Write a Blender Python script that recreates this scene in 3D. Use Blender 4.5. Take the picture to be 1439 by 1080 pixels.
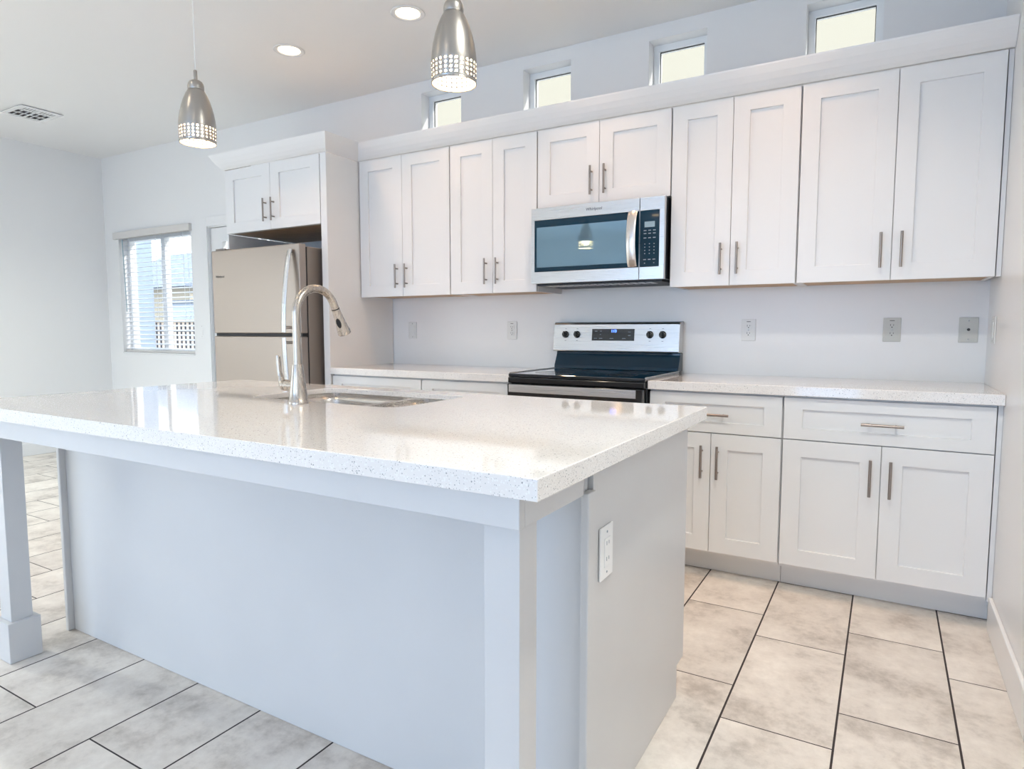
import bpy, bmesh, math, random
from mathutils import Vector, Matrix
random.seed(7)
for o in list(bpy.data.objects): bpy.data.objects.remove(o, do_unlink=True)
scene = bpy.context.scene
COL = scene.collection
PI = math.pi
H = 2.835          # ceiling height
XL = -7.18         # left wall
YF = -8.2          # wall behind the camera

# ------------------------------------------------------------------ camera
cam_d = bpy.data.cameras.new('camera')
cam = bpy.data.objects.new('camera', cam_d); COL.objects.link(cam)
R_ = Vector((0.865133, 0.501543, 0.00013)); F_ = Vector((-0.499829, 0.862198, -0.082374)); U_ = R_.cross(F_)
m = Matrix((R_, U_, -F_)).transposed().to_4x4(); m.translation = Vector((-0.39225, -3.61915, 1.15445))
cam.matrix_world = m
cam_d.sensor_width = 36; cam_d.lens = 907.27 * 36 / 1439
cam_d.shift_x = 0.0001; cam_d.shift_y = -0.0012
cam_d.clip_start = 0.05
scene.camera = cam

# ------------------------------------------------------------------ sky and exposure
world = bpy.data.worlds.new('sky'); scene.world = world; world.use_nodes = True
bg = world.node_tree.nodes['Background']
bg.inputs['Color'].default_value = (0.80, 0.90, 1.0, 1); bg.inputs['Strength'].default_value = 2.6
scene.view_settings.view_transform = 'Standard'
scene.view_settings.look = 'None'
scene.view_settings.gamma = 1
scene.view_settings.exposure = 0.68
scene.view_settings.use_curve_mapping = False

sl_ = bpy.data.lights.new('sun', 'SUN'); sl_.energy = 2.2; sl_.angle = math.radians(1.5); sl_.color = (1, .96, .9)
so_ = bpy.data.objects.new('sun', sl_); COL.objects.link(so_)
so_.rotation_euler = Vector((-.75, -.36, -.56)).to_track_quat('-Z', 'Y').to_euler()

# added area lamps standing in for daylight at the unseen openings
def area(name, loc, rot, sx, sy, power, color, spread=180):
    l = bpy.data.lights.new(name, 'AREA'); l.shape = 'RECTANGLE'; l.size = sx; l.size_y = sy
    l.energy = power; l.color = color; l.spread = math.radians(spread)
    o = bpy.data.objects.new(name, l); COL.objects.link(o); o.location = loc; o.rotation_euler = rot
    return o
area('added_patio_light', (-2.3, YF - .15, 1.1), (PI/2, 0, 0), 3.3, 2.1, 44, (.05, .40, 1.0))
area('added_side_light', (XL - .12, -5.6, 1.35), (PI/2, 0, -PI/2), 2.0, 1.5, 6, (.75, .9, 1.0))
area('added_right_light', (.12, -6.4, 1.5), (PI/2, 0, PI/2), 2.0, 1.3, 6, (1.0, .95, .9))

# ------------------------------------------------------------------ materials
def nt(name):
    mt = bpy.data.materials.new(name); mt.use_nodes = True
    t = mt.node_tree; return mt, t, t.nodes['Principled BSDF']
def N(t, ty, **kw):
    n = t.nodes.new(ty)
    for k, v in kw.items(): setattr(n, k, v)
    return n
def plain(name, col, rough=.5, metal=0, coat=0, bump=0, bscale=200, var=0, spec=.5, vscale=3):
    mt, t, b = nt(name)
    b.inputs['Base Color'].default_value = (*col, 1); b.inputs['Roughness'].default_value = rough
    b.inputs['Metallic'].default_value = metal; b.inputs['Coat Weight'].default_value = coat
    b.inputs['Coat Roughness'].default_value = .05; b.inputs['Specular IOR Level'].default_value = spec
    tc = N(t, 'ShaderNodeTexCoord')
    if var:
        n = N(t, 'ShaderNodeTexNoise'); n.inputs['Scale'].default_value = vscale; n.inputs['Detail'].default_value = 4
        t.links.new(tc.outputs['Object'], n.inputs['Vector'])
        r = N(t, 'ShaderNodeMapRange'); r.inputs['From Min'].default_value = .3; r.inputs['From Max'].default_value = .7
        r.inputs['To Min'].default_value = 1 - var; r.inputs['To Max'].default_value = 1.0
        t.links.new(n.outputs['Fac'], r.inputs['Value'])
        h = N(t, 'ShaderNodeHueSaturation'); h.inputs['Color'].default_value = (*col, 1)
        t.links.new(r.outputs['Result'], h.inputs['Value']); t.links.new(h.outputs['Color'], b.inputs['Base Color'])
    if bump:
        n = N(t, 'ShaderNodeTexNoise'); n.inputs['Scale'].default_value = bscale; n.inputs['Detail'].default_value = 3
        t.links.new(tc.outputs['Object'], n.inputs['Vector'])
        bp = N(t, 'ShaderNodeBump'); bp.inputs['Strength'].default_value = bump; bp.inputs['Distance'].default_value = .002
        t.links.new(n.outputs['Fac'], bp.inputs['Height']); t.links.new(bp.outputs['Normal'], b.inputs['Normal'])
    return mt
def brushed(name, col, rough=.28, axis='Z', amt=.12):
    mt, t, b = nt(name)
    b.inputs['Base Color'].default_value = (*col, 1); b.inputs['Metallic'].default_value = 1
    tc = N(t, 'ShaderNodeTexCoord'); mp = N(t, 'ShaderNodeMapping')
    s = {'X': (3, 400, 400), 'Y': (400, 3, 400), 'Z': (400, 400, 3)}[axis]
    mp.inputs['Scale'].default_value = s
    n = N(t, 'ShaderNodeTexNoise'); n.inputs['Scale'].default_value = 1; n.inputs['Detail'].default_value = 2
    t.links.new(tc.outputs['Object'], mp.inputs['Vector']); t.links.new(mp.outputs['Vector'], n.inputs['Vector'])
    r = N(t, 'ShaderNodeMapRange'); r.inputs['To Min'].default_value = rough - amt; r.inputs['To Max'].default_value = rough + amt
    t.links.new(n.outputs['Fac'], r.inputs['Value']); t.links.new(r.outputs['Result'], b.inputs['Roughness'])
    return mt
def emit(name, col, s):
    mt, t, b = nt(name); b.inputs['Base Color'].default_value = (*col, 1)
    b.inputs['Emission Color'].default_value = (*col, 1); b.inputs['Emission Strength'].default_value = s
    return mt
def glass(name, col=(1, 1, 1)):
    mt, t, b = nt(name)
    tr = N(t, 'ShaderNodeBsdfTransparent'); tr.inputs['Color'].default_value = (*col, 1)
    gl = N(t, 'ShaderNodeBsdfGlossy'); gl.inputs['Roughness'].default_value = .02
    lw = N(t, 'ShaderNodeLayerWeight'); lw.inputs['Blend'].default_value = .5
    pw = N(t, 'ShaderNodeMath', operation='POWER'); pw.inputs[1].default_value = 5; t.links.new(lw.outputs['Facing'], pw.inputs[0])
    fr = N(t, 'ShaderNodeMath', operation='MULTIPLY_ADD'); fr.inputs[1].default_value = .8; fr.inputs[2].default_value = .03; t.links.new(pw.outputs[0], fr.inputs[0])
    mx = N(t, 'ShaderNodeMixShader')
    t.links.new(fr.outputs[0], mx.inputs[0]); t.links.new(tr.outputs[0], mx.inputs[1]); t.links.new(gl.outputs[0], mx.inputs[2])
    t.links.new(mx.outputs[0], t.nodes['Material Output'].inputs['Surface'])
    return mt
def quartz():
    mt, t, b = nt('speckled_quartz')
    tc = N(t, 'ShaderNodeTexCoord')
    base = (.84, .81, .785)
    def specks(scale, thr, rnd):
        v = N(t, 'ShaderNodeTexVoronoi'); v.inputs['Scale'].default_value = scale
        t.links.new(tc.outputs['Object'], v.inputs['Vector'])
        sp = N(t, 'ShaderNodeSeparateColor'); t.links.new(v.outputs['Color'], sp.inputs[0])
        g = N(t, 'ShaderNodeMath', operation='GREATER_THAN'); g.inputs[1].default_value = rnd; t.links.new(sp.outputs[0], g.inputs[0])
        l = N(t, 'ShaderNodeMath', operation='LESS_THAN'); l.inputs[1].default_value = thr; t.links.new(v.outputs['Distance'], l.inputs[0])
        a = N(t, 'ShaderNodeMath', operation='MULTIPLY'); t.links.new(g.outputs[0], a.inputs[0]); t.links.new(l.outputs[0], a.inputs[1])
        return a.outputs[0]
    def mix(fac, c1, c2):
        mx = N(t, 'ShaderNodeMix', data_type='RGBA'); t.links.new(fac, mx.inputs[0])
        if isinstance(c1, tuple): mx.inputs[6].default_value = (*c1, 1)
        else: t.links.new(c1, mx.inputs[6])
        mx.inputs[7].default_value = (*c2, 1); return mx.outputs[2]
    c = mix(specks(230, .42, .62), base, (.90, .89, .87))
    c = mix(specks(320, .34, .80), c, (.50, .49, .48))
    c = mix(specks(170, .26, .90), c, (.34, .34, .34))
    t.links.new(c, b.inputs['Base Color'])
    b.inputs['Roughness'].default_value = .055; b.inputs['Specular IOR Level'].default_value = .6
    b.inputs['Coat Weight'].default_value = .3; b.inputs['Coat Roughness'].default_value = .06
    return mt
def tile():
    mt, t, b = nt('floor_tile')
    tc = N(t, 'ShaderNodeTexCoord'); se = N(t, 'ShaderNodeSeparateXYZ'); t.links.new(tc.outputs['Object'], se.inputs[0])
    def M(op, a, c=None, d=None):
        n = N(t, 'ShaderNodeMath', operation=op)
        for i, x in enumerate((a, c, d)):
            if x is None: continue
            if isinstance(x, (int, float)): n.inputs[i].default_value = x
            else: t.links.new(x, n.inputs[i])
        return n.outputs[0]
    W, L = .3045, .6015
    xs = M('DIVIDE', M('ADD', se.outputs[0], .170), W)
    col = M('FLOOR', xs); fx = M('SUBTRACT', xs, col)
    par = M('FLOORED_MODULO', col, 2)
    off = M('MULTIPLY_ADD', par, .2, .909 - .0)      # odd columns shift by a third
    # column -1 (x in -.47..-.17) has joints at -.909: parity of -1 is 1
    off = M('SUBTRACT', 1.109, M('MULTIPLY', par, .2))
    ys = M('DIVIDE', M('ADD', se.outputs[1], off), L)
    row = M('FLOOR', ys); fy = M('SUBTRACT', ys, row)
    dx = M('MULTIPLY', M('MINIMUM', fx, M('SUBTRACT', 1, fx)), W)
    dy = M('MULTIPLY', M('MINIMUM', fy, M('SUBTRACT', 1, fy)), L)
    gx = M('LESS_THAN', dx, .0030); gy = M('LESS_THAN', dy, .0022)
    g = M('MAXIMUM', gx, gy)
    cid = N(t, 'ShaderNodeCombineXYZ'); t.links.new(col, cid.inputs[0]); t.links.new(row, cid.inputs[1])
    wn = N(t, 'ShaderNodeTexWhiteNoise', noise_dimensions='3D'); t.links.new(cid.outputs[0], wn.inputs[0])
    vm = N(t, 'ShaderNodeVectorMath', operation='MULTIPLY_ADD'); t.links.new(wn.outputs['Color'], vm.inputs[0]); vm.inputs[1].default_value = (9, 9, 9)
    t.links.new(tc.outputs['Object'], vm.inputs[2])
    n1 = N(t, 'ShaderNodeTexNoise'); n1.inputs['Scale'].default_value = 4.5; n1.inputs['Detail'].default_value = 7; n1.inputs['Roughness'].default_value = .62
    t.links.new(vm.outputs[0], n1.inputs['Vector'])
    n2 = N(t, 'ShaderNodeTexNoise'); n2.inputs['Scale'].default_value = 34; n2.inputs['Detail'].default_value = 6; n2.inputs['Roughness'].default_value = .7
    t.links.new(vm.outputs[0], n2.inputs['Vector'])
    f = M('ADD', M('MULTIPLY', n1.outputs['Fac'], .75), M('MULTIPLY', n2.outputs['Fac'], .25))
    cr = N(t, 'ShaderNodeValToRGB'); t.links.new(f, cr.inputs[0])
    e = cr.color_ramp.elements
    e[0].position = .36; e[0].color = (.46, .41, .365, 1)
    e[1].position = .66; e[1].color = (.86, .81, .75, 1)
    k = cr.color_ramp.elements.new(.5); k.color = (.71, .655, .60, 1)
    tv = M('MULTIPLY_ADD', wn.outputs['Value'], .10, .95)
    hs = N(t, 'ShaderNodeHueSaturation'); t.links.new(cr.outputs[0], hs.inputs['Color']); t.links.new(tv, hs.inputs['Value'])
    mx = N(t, 'ShaderNodeMix', data_type='RGBA'); t.links.new(g, mx.inputs[0]); t.links.new(hs.outputs[0], mx.inputs[6]); mx.inputs[7].default_value = (.035, .025, .025, 1)
    t.links.new(mx.outputs[2], b.inputs['Base Color'])
    t.links.new(M('MULTIPLY_ADD', g, .4, .42), b.inputs['Roughness'])
    bp = N(t, 'ShaderNodeBump'); bp.inputs['Strength'].default_value = .25; bp.inputs['Distance'].default_value = .002
    t.links.new(M('SUBTRACT', f, M('MULTIPLY', g, 1.0)), bp.inputs['Height']); t.links.new(bp.outputs[0], b.inputs['Normal'])
    return mt

WALL = plain('wall_paint', (.87, .865, .86), .30, bump=.05, bscale=45)
CEIL = plain('ceiling_paint', (.88, .87, .86), .36, bump=.08, bscale=30)
TRIM = plain('trim_paint', (.84, .84, .84), .25, bump=.03, bscale=60)
CAB = plain('cabinet_paint', (.83, .825, .82), .33, bump=.02, bscale=90)
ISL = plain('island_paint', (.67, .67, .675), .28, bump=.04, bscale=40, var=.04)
WOOD = plain('birch_underside', (.62, .42, .25), .5, var=.2, vscale=8)
QZ = quartz(); TILE = tile()
STEEL = brushed('brushed_steel', (.66, .655, .65), .30, 'X')
FRIDGE = brushed('fridge_steel', (.40, .345, .305), .33, 'X', .08)
FSIDE = plain('fridge_side_grey', (.27, .235, .21), .45, metal=.2, bump=.1, bscale=300)
NICKEL = brushed('brushed_nickel', (.42, .40, .375), .28, 'Z', .05)
FAUC = brushed('faucet_nickel', (.52, .47, .42), .27, 'Z', .06)
PULL = brushed('cabinet_pull_nickel', (.33, .285, .255), .32, 'Z', .05)
SINKM = brushed('sink_steel', (.60, .57, .54), .28, 'X', .08)
BLACK = plain('black_enamel', (.006, .007, .009), .12, coat=.5)
BGLASS = plain('black_glass', (.004, .008, .014), .04, coat=1)
BURN = plain('burner_print', (.02, .022, .026), .1)
BLUEG = plain('smoked_blue_glass', (.003, .026, .050), .03, spec=.35)
MESHW = plain('microwave_screened_window', (.21, .34, .44), .015, metal=.6)
RUB = plain('black_rubber', (.012, .012, .014), .5)
PLATE = plain('white_plastic', (.80, .80, .78), .3)
PLATEG = plain('almond_plastic', (.60, .60, .56), .35)
WPLATE = plain('bright_white_plastic', (.92, .92, .92), .3)
DARK = plain('dark_slot', (.05, .05, .05), .6)
DUCT = plain('duct_interior', (.03, .025, .025), .7)
BLIND = plain('blind_slat', (.68, .71, .76), .4)
VAL = plain('blind_valance', (.72, .69, .66), .5)
VINYL = plain('window_vinyl', (.90, .91, .91), .35)
GLASS = glass('window_glass')
BULB = emit('lamp_bulb_glow', (1, .68, .40), 45)
LENS = emit('downlight_glow', (1, .74, .42), 9)
SHADE = plain('satin_nickel_shade', (.42, .40, .375), .30, metal=1)
INNER = plain('shade_lining', (.85, .80, .68), .6)
LEDB = emit('blue_clock_digits', (.05, .12, 1), 6)
LCD = plain('pale_display', (.30, .42, .48), .3)
GREYT = plain('grey_print', (.30, .36, .42), .5)
LOGO = plain('dark_print', (.10, .10, .11), .4)
STUCCO = plain('cream_stucco', (.37, .33, .255), .9, bump=.4, bscale=60)
TAN = plain('tan_stucco', (.55, .45, .36), .9, bump=.4, bscale=60)
ROOF = plain('grey_roof', (.22, .26, .32), .8, var=.4, vscale=9)
IRON = plain('black_iron', (.02, .025, .04), .5)
CONC = plain('concrete_ground', (.42, .43, .44), .85, var=.2)
BLUEP = plain('pale_blue_siding', (.40, .47, .58), .7)
LEAF = plain('hedge_leaf', (.08, .11, .07), .8, var=.5, vscale=20)

# ------------------------------------------------------------------ mesh helpers
ROOT = {}
def finish(name, bm, mats, parent=None, bevel=0, smooth=False, seg=2, solid=None):
    me = bpy.data.meshes.new(name)
    bmesh.ops.recalc_face_normals(bm, faces=bm.faces)
    if parent is not None:
        off = ROOT.get(parent.name)
        if off: bmesh.ops.translate(bm, vec=-Vector(off), verts=bm.verts)
    if smooth:
        for f in bm.faces: f.smooth = True
    bm.to_mesh(me); bm.free()
    if not isinstance(mats, (list, tuple)): mats = [mats]
    for x in mats: me.materials.append(x)
    o = bpy.data.objects.new(name, me); COL.objects.link(o)
    if parent is not None:
        o.parent = parent
        if parent.name in ROOT: ROOT[o.name] = ROOT[parent.name]
    if smooth and smooth != 'all':
        me.set_sharp_from_angle(angle=math.radians(35))
    if solid:
        s = o.modifiers.new('shell', 'SOLIDIFY'); s.thickness = solid; s.offset = -1; s.material_offset = 1 if len(mats) > 1 else 0
    if bevel:
        b = o.modifiers.new('edge', 'BEVEL'); b.width = bevel; b.segments = seg; b.limit_method = 'ANGLE'; b.angle_limit = math.radians(40)
        b.harden_normals = False
    return o
def thing(name, label, cat, loc=(0, 0, 0), group=None, world=True):
    o = bpy.data.objects.new(name, None); COL.objects.link(o); o.location = loc
    o.empty_display_size = .1
    o['label'] = label; o['category'] = cat
    if group: o['group'] = group
    if world: ROOT[o.name] = tuple(loc)
    return o
def tag(o, label, cat, group=None):
    o['label'] = label; o['category'] = cat
    if group: o['group'] = group
    return o
def struct(o): o['kind'] = 'structure'; return o
def dup(o, loc, label, group=None):
    r = o.copy(); COL.objects.link(r); r.location = loc; r['label'] = label
    for ch in list(o.children):
        c = ch.copy(); COL.objects.link(c); c.parent = r
        for g in list(ch.children):
            d = g.copy(); COL.objects.link(d); d.parent = c
    return r
def NB(): return bmesh.new()
def box(bm, x0, x1, y0, y1, z0, z1, mi=0):
    v = [bm.verts.new((x, y, z)) for x in (x0, x1) for y in (y0, y1) for z in (z0, z1)]
    for q in ((0, 1, 3, 2), (4, 6, 7, 5), (0, 4, 5, 1), (2, 3, 7, 6), (0, 2, 6, 4), (1, 5, 7, 3)):
        f = bm.faces.new([v[i] for i in q]); f.material_index = mi
    return bm
def B(*a): return box(NB(), *a)
def cyl(bm, p0, p1, r0, r1=None, n=20, mi=0, caps=True):
    r1 = r0 if r1 is None else r1
    p0, p1 = Vector(p0), Vector(p1); d = (p1 - p0).normalized()
    a = d.orthogonal().normalized(); b = d.cross(a)
    A = []; C = []
    for i in range(n):
        t = 2*PI*i/n; o = a*math.cos(t) + b*math.sin(t)
        A.append(bm.verts.new(p0 + o*r0)); C.append(bm.verts.new(p1 + o*r1))
    for i in range(n):
        f = bm.faces.new((A[i], A[(i+1) % n], C[(i+1) % n], C[i])); f.material_index = mi
    if caps:
        bm.faces.new(A[::-1]).material_index = mi; bm.faces.new(C).material_index = mi
    return bm
def lathe(bm, prof, n=40, c=(0, 0, 0), mi=0, capb=False, capt=False):
    rings = []
    for r, z in prof:
        rings.append([bm.verts.new((c[0] + r*math.cos(2*PI*i/n), c[1] + r*math.sin(2*PI*i/n), c[2] + z)) for i in range(n)])
    for a, b in zip(rings, rings[1:]):
        for i in range(n):
            f = bm.faces.new((a[i], a[(i+1) % n], b[(i+1) % n], b[i])); f.material_index = mi
    if capb: bm.faces.new(rings[0][::-1])
    if capt: bm.faces.new(rings[-1])
    return bm
def tube(bm, pts, rad, n=16, sx=1.0, up=None):
    """sweep a round (or, with sx, flattened) section along pts; rad is a number or list"""
    pts = [Vector(p) for p in pts]; R = rad if isinstance(rad, (list, tuple)) else [rad]*len(pts)
    rings = []; prev = None
    for i, p in enumerate(pts):
        d = (pts[min(i+1, len(pts)-1)] - pts[max(i-1, 0)]).normalized()
        if prev is None: a = (Vector(up) - d*d.dot(Vector(up))).normalized() if up else d.orthogonal().normalized()
        else: a = (prev - d*prev.dot(d)).normalized()
        prev = a; b = d.cross(a)
        rings.append([bm.verts.new(p + a*math.cos(2*PI*k/n)*R[i]*sx + b*math.sin(2*PI*k/n)*R[i]) for k in range(n)])
    for A, C in zip(rings, rings[1:]):
        for k in range(n): bm.faces.new((A[k], A[(k+1) % n], C[(k+1) % n], C[k]))
    bm.faces.new(rings[0][::-1]); bm.faces.new(rings[-1])
    return bm
def rrect(x0, x1, y0, y1, r, n=8):
    pts = []
    for cx, cy, a0 in ((x1-r, y1-r, 0), (x0+r, y1-r, PI/2), (x0+r, y0+r, PI), (x1-r, y0+r, 1.5*PI)):
        for i in range(n+1):
            t = a0 + PI/2*i/n; pts.append((cx + r*math.cos(t), cy + r*math.sin(t)))
    return pts
def plate_holes(outer, holes, plane, lo, hi):
    """flat slab with holes; plane 'XZ' extrudes along Y, 'XY' along Z"""
    bm = NB(); edges = []
    def P(a, b): return (a, lo, b) if plane == 'XZ' else ((lo, a, b) if plane == 'YZ' else (a, b, lo))
    for loop in [outer] + holes:
        vs = [bm.verts.new(P(*q)) for q in loop]
        for i in range(len(vs)): edges.append(bm.edges.new((vs[i], vs[(i+1) % len(vs)])))
    bmesh.ops.triangle_fill(bm, use_beauty=True, use_dissolve=False, edges=edges)
    r = bmesh.ops.extrude_face_region(bm, geom=list(bm.faces))
    d = hi - lo; v = (0, d, 0) if plane == 'XZ' else ((d, 0, 0) if plane == 'YZ' else (0, 0, d))
    bmesh.ops.translate(bm, vec=v, verts=[g for g in r['geom'] if isinstance(g, bmesh.types.BMVert)])
    return bm
def rect(a0, a1, b0, b1): return [(a0, b0), (a1, b0), (a1, b1), (a0, b1)]
def text(name, s, size, mat, parent, place, depth=.0004, shear=0, bold=0):
    cu = bpy.data.curves.new(name, 'FONT'); cu.body = s; cu.size = size; cu.extrude = depth; cu.align_x = 'CENTER'; cu.align_y = 'CENTER'; cu.shear = shear; cu.offset = bold
    to = bpy.data.objects.new('tmp_text', cu); COL.objects.link(to)
    bpy.context.view_layer.update()
    me = bpy.data.meshes.new_from_object(to.evaluated_get(bpy.context.evaluated_depsgraph_get()))
    bpy.data.objects.remove(to, do_unlink=True)
    me.transform(place)
    if parent.name in ROOT: me.transform(Matrix.Translation(-Vector(ROOT[parent.name])))
    me.materials.clear(); me.materials.append(mat)
    o = bpy.data.objects.new(name, me); COL.objects.link(o); o.parent = parent
    return o
def facing_front(x, y, z, tilt=0):   # text plane facing -Y
    return Matrix.Translation((x, y, z)) @ Matrix.Rotation(PI/2 + tilt, 4, 'X')

# ------------------------------------------------------------------ room shell
struct(finish('floor', B(XL-.15, .15, YF-.15, .15, -.1, 0), TILE))
struct(finish('ceiling', B(XL-.15, .15, YF-.15, .15, H, H+.15), CEIL))
CLX = [(-3.203, -2.876), (-2.409, -2.085), (-1.607, -1.288), (-.803, -.468)]
CZ0, CZ1 = 2.43, 2.757
WX0, WX1, WZ0, WZ1 = -6.945, -5.80, .925, 2.06
DX0, DX1, DZ = -5.549, -4.635, 2.04
holes = [rect(WX0, WX1, WZ0, WZ1), rect(DX0, DX1, .002, DZ)] + [rect(a, b, CZ0, CZ1) for a, b in CLX]
struct(finish('wall_back', plate_holes(rect(XL-.15, .15, 0, H), holes, 'XZ', 0, .15), WALL))
struct(finish('wall_right', plate_holes(rect(YF, 0, 0, H), [rect(-7.4, -5.4, .85, 2.15)], 'YZ', 0, .15), WALL))
LW = rect(-6.6, -4.6, .6, 2.1)
struct(finish('wall_left', plate_holes(rect(YF, 0, 0, H), [LW], 'YZ', XL, XL-.15), WALL))
PD = rect(-3.95, -.65, .002, 2.15)
struct(finish('wall_front', plate_holes(rect(XL-.15, .15, 0, H), [PD], 'XZ', YF, YF-.15), WALL))
# baseboards
def bboard(name, *b): return struct(finish(name, B(*b), TRIM, bevel=.004))
bboard('baseboard_right', -.014, 0, YF, -.62, 0, .132)
bboard('baseboard_left', XL, XL+.014, YF, 0, 0, .11)
bboard('baseboard_back', XL+.014, DX0-.085, -.014, 0, 0, .11)

def frame_bm(x0, x1, z0, z1, w, y0, y1):
    return plate_holes(rect(x0, x1, z0, z1), [rect(x0+w, x1-w, z0+w, z1-w)], 'XZ', y0, y1)
# high small windows
for i, (a, b) in enumerate(CLX):
    w = struct(finish('window_%d' % (i+2), frame_bm(a, b, CZ0, CZ1, .034, .085, .135), VINYL, bevel=.002))
    finish('glass_pane', B(a+.036, b-.036, .108, .113, CZ0+.036, CZ1-.036), GLASS, w)
    finish('gasket', frame_bm(a+.0335, b-.0335, CZ0+.0335, CZ1-.0335, .004, .100, .107), DARK, w)
# window with blind
w = struct(finish('window_1', frame_bm(WX0, WX1, WZ0, WZ1, .04, .085, .145), VINYL, bevel=.002))
finish('mullion', B(-6.395, -6.335, .088, .14, WZ0+.04, WZ1-.04), VINYL, w, bevel=.002)
finish('glass_pane', B(WX0+.04, -6.395, .11, .115, WZ0+.04, WZ1-.04), GLASS, w)
finish('glass_pane', B(-6.335, WX1-.04, .11, .115, WZ0+.04, WZ1-.04), GLASS, w)
finish('window_sill', B(WX0, WX1, -.012, .085, WZ0, WZ0+.012), TRIM, w, bevel=.003)
# blind
bl = thing('window_blind', 'white horizontal slat blind lowered over the window left of the refrigerator', 'blind', (-6.37, .045, WZ0))
bx0, bx1 = WX0+.012, WX1-.012
bm = NB(); nS = 25
for k in range(nS):
    z = WZ0 + .05 + k*.0435
    t = math.radians(16)
    box(bm, bx0, bx1, -.024, .024, -.0013, .0013)
    vs = bm.verts[:][-8:]
    bmesh.ops.rotate(bm, verts=vs, cent=(0, 0, 0), matrix=Matrix.Rotation(t, 3, 'X')); bmesh.ops.translate(bm, verts=vs, vec=(0, .045, z))
    bm.verts.ensure_lookup_table()
finish('slats', bm, BLIND, bl)
finish('valance', B(WX0-.05, WX1+.02, -.03, .012, 2.035, 2.098), VAL, bl, bevel=.003)
finish('bottom_rail', B(bx0, bx1, .02, .07, WZ0+.013, WZ0+.032), VAL, bl, bevel=.003)
for x in (-6.80, -6.37, -5.95):
    bm = NB(); cyl(bm, (x, .022, WZ0+.02), (x, .022, 2.05), .0016, n=6); cyl(bm, (x, .068, WZ0+.02), (x, .068, 2.05), .0016, n=6)
    finish('ladder_cord', bm, VINYL, bl)
finish('tilt_wand', cyl(NB(), (-6.845, -.005, 1.33), (-6.865, -.01, 2.03), .004, n=8), LCD, bl, smooth=True)
# entry door left of the fridge
d = struct(finish('door_1', plate_holes(rect(DX0+.004, DX1-.004, .006, DZ-.004), [rect(DX0+.155+k*.105, DX0+.23+k*.105, 1.66, 1.915) for k in range(6)], 'XZ', .02, .062), TRIM, bevel=.002))
for k in range(6):
    finish('door_lite', B(DX0+.155+k*.105, DX0+.23+k*.105, .038, .044, 1.66, 1.915), GLASS, d)
bm = NB(); lathe(bm, [(.028, 0), (.028, .006), (.012, .008), (.012, .04), (.026, .05), (.03, .065), (.022, .078), (.001, .08)], 20)
bmesh.ops.rotate(bm, verts=bm.verts, cent=(0, 0, 0), matrix=Matrix.Rotation(PI/2, 3, 'X')); bmesh.ops.translate(bm, verts=bm.verts, vec=(DX1-.07, .02, .95))
finish('door_knob', bm, NICKEL, d, smooth=True)
bm = NB()
box(bm, DX0-.085, DX0-.004, -.016, 0, 0, DZ+.09); box(bm, DX1+.004, DX1+.085, -.016, 0, 0, DZ+.09); box(bm, DX0-.004, DX1+.004, -.016, 0, DZ+.008, DZ+.09)
struct(finish('trim_1', bm, WALL, bevel=.003))
# unseen patio door and windows behind the camera, added as light sources
w = struct(finish('window_6', frame_bm(-3.95, -.65, .004, 2.15, .06, YF-.10, YF-.04), VINYL, bevel=.002))
finish('mullion', B(-2.35, -2.25, YF-.10, YF-.04, .06, 2.09), VINYL, w)
finish('glass_pane', B(-3.89, -2.35, YF-.075, YF-.07, .06, 2.09), GLASS, w); finish('glass_pane', B(-2.25, -.71, YF-.075, YF-.07, .06, 2.09), GLASS, w)
bm = plate_holes(rect(-6.6, -4.6, .6, 2.1), [rect(-6.55, -4.55-.1, .65, 2.05)], 'YZ', XL-.08, XL-.04)
w = struct(finish('window_7', bm, VINYL))
finish('glass_pane', B(XL-.062, XL-.058, -6.55, -4.65, .65, 2.05), GLASS, w)

w = struct(finish('window_8', plate_holes(rect(-7.4, -5.4, .85, 2.15), [rect(-7.35, -5.45, .9, 2.1)], 'YZ', .04, .08), VINYL))  # unseen right-wall window, added to brighten the island end
finish('glass_pane', B(.058, .062, -7.35, -5.45, .9, 2.1), GLASS, w)

# ------------------------------------------------------------------ cabinets
def shaker(x0, x1, z0, z1, yf, th=.020, st=.075, rl=.072, rec=.0105):
    """door slab facing -Y: flat frame, recessed middle panel"""
    bm = NB()
    def ring(a0, a1, b0, b1, y): return [bm.verts.new(p) for p in ((a0, y, b0), (a1, y, b0), (a1, y, b1), (a0, y, b1))]
    A = ring(x0, x1, z0, z1, yf); I = ring(x0+st, x1-st, z0+rl, z1-rl, yf); P = ring(x0+st, x1-st, z0+rl, z1-rl, yf+rec); K = ring(x0, x1, z0, z1, yf+th)
    for a, b in ((A, I), (I, P), (K, A)):
        for i in range(4): bm.faces.new((a[i], a[(i+1) % 4], b[(i+1) % 4], b[i]))
    bm.faces.new(P); bm.faces.new(K[::-1])
    return bm
def pull(bm, x, z, yf, L=.152, vert=True):
    y = yf - .030
    if vert:
        cyl(bm, (x, y, z-L/2), (x, y, z+L/2), .0058, n=12)
        for s in (-1, 1): cyl(bm, (x, yf-.0005, z+s*.048), (x, y, z+s*.048), .0045, n=10)
    else:
        cyl(bm, (x-L/2, y, z), (x+L/2, y, z), .0058, n=12)
        for s in (-1, 1): cyl(bm, (x+s*.048, yf-.0005, z), (x+s*.048, y, z), .0045, n=10)
    return bm
def door_part(root, x0, x1, z0, z1, yf, hx, hz, kind='door', st=.075, rl=.072):
    d = finish(kind, shaker(x0, x1, z0, z1, yf, st=st, rl=rl), CAB, root, bevel=.0012)
    if hx is not None: finish('handle', pull(NB(), hx, hz, yf, vert=(kind == 'door')), PULL, d, smooth=True)
    return d
UF = -.3325; UZ0, UZ1 = 1.372, 2.2656
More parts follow.
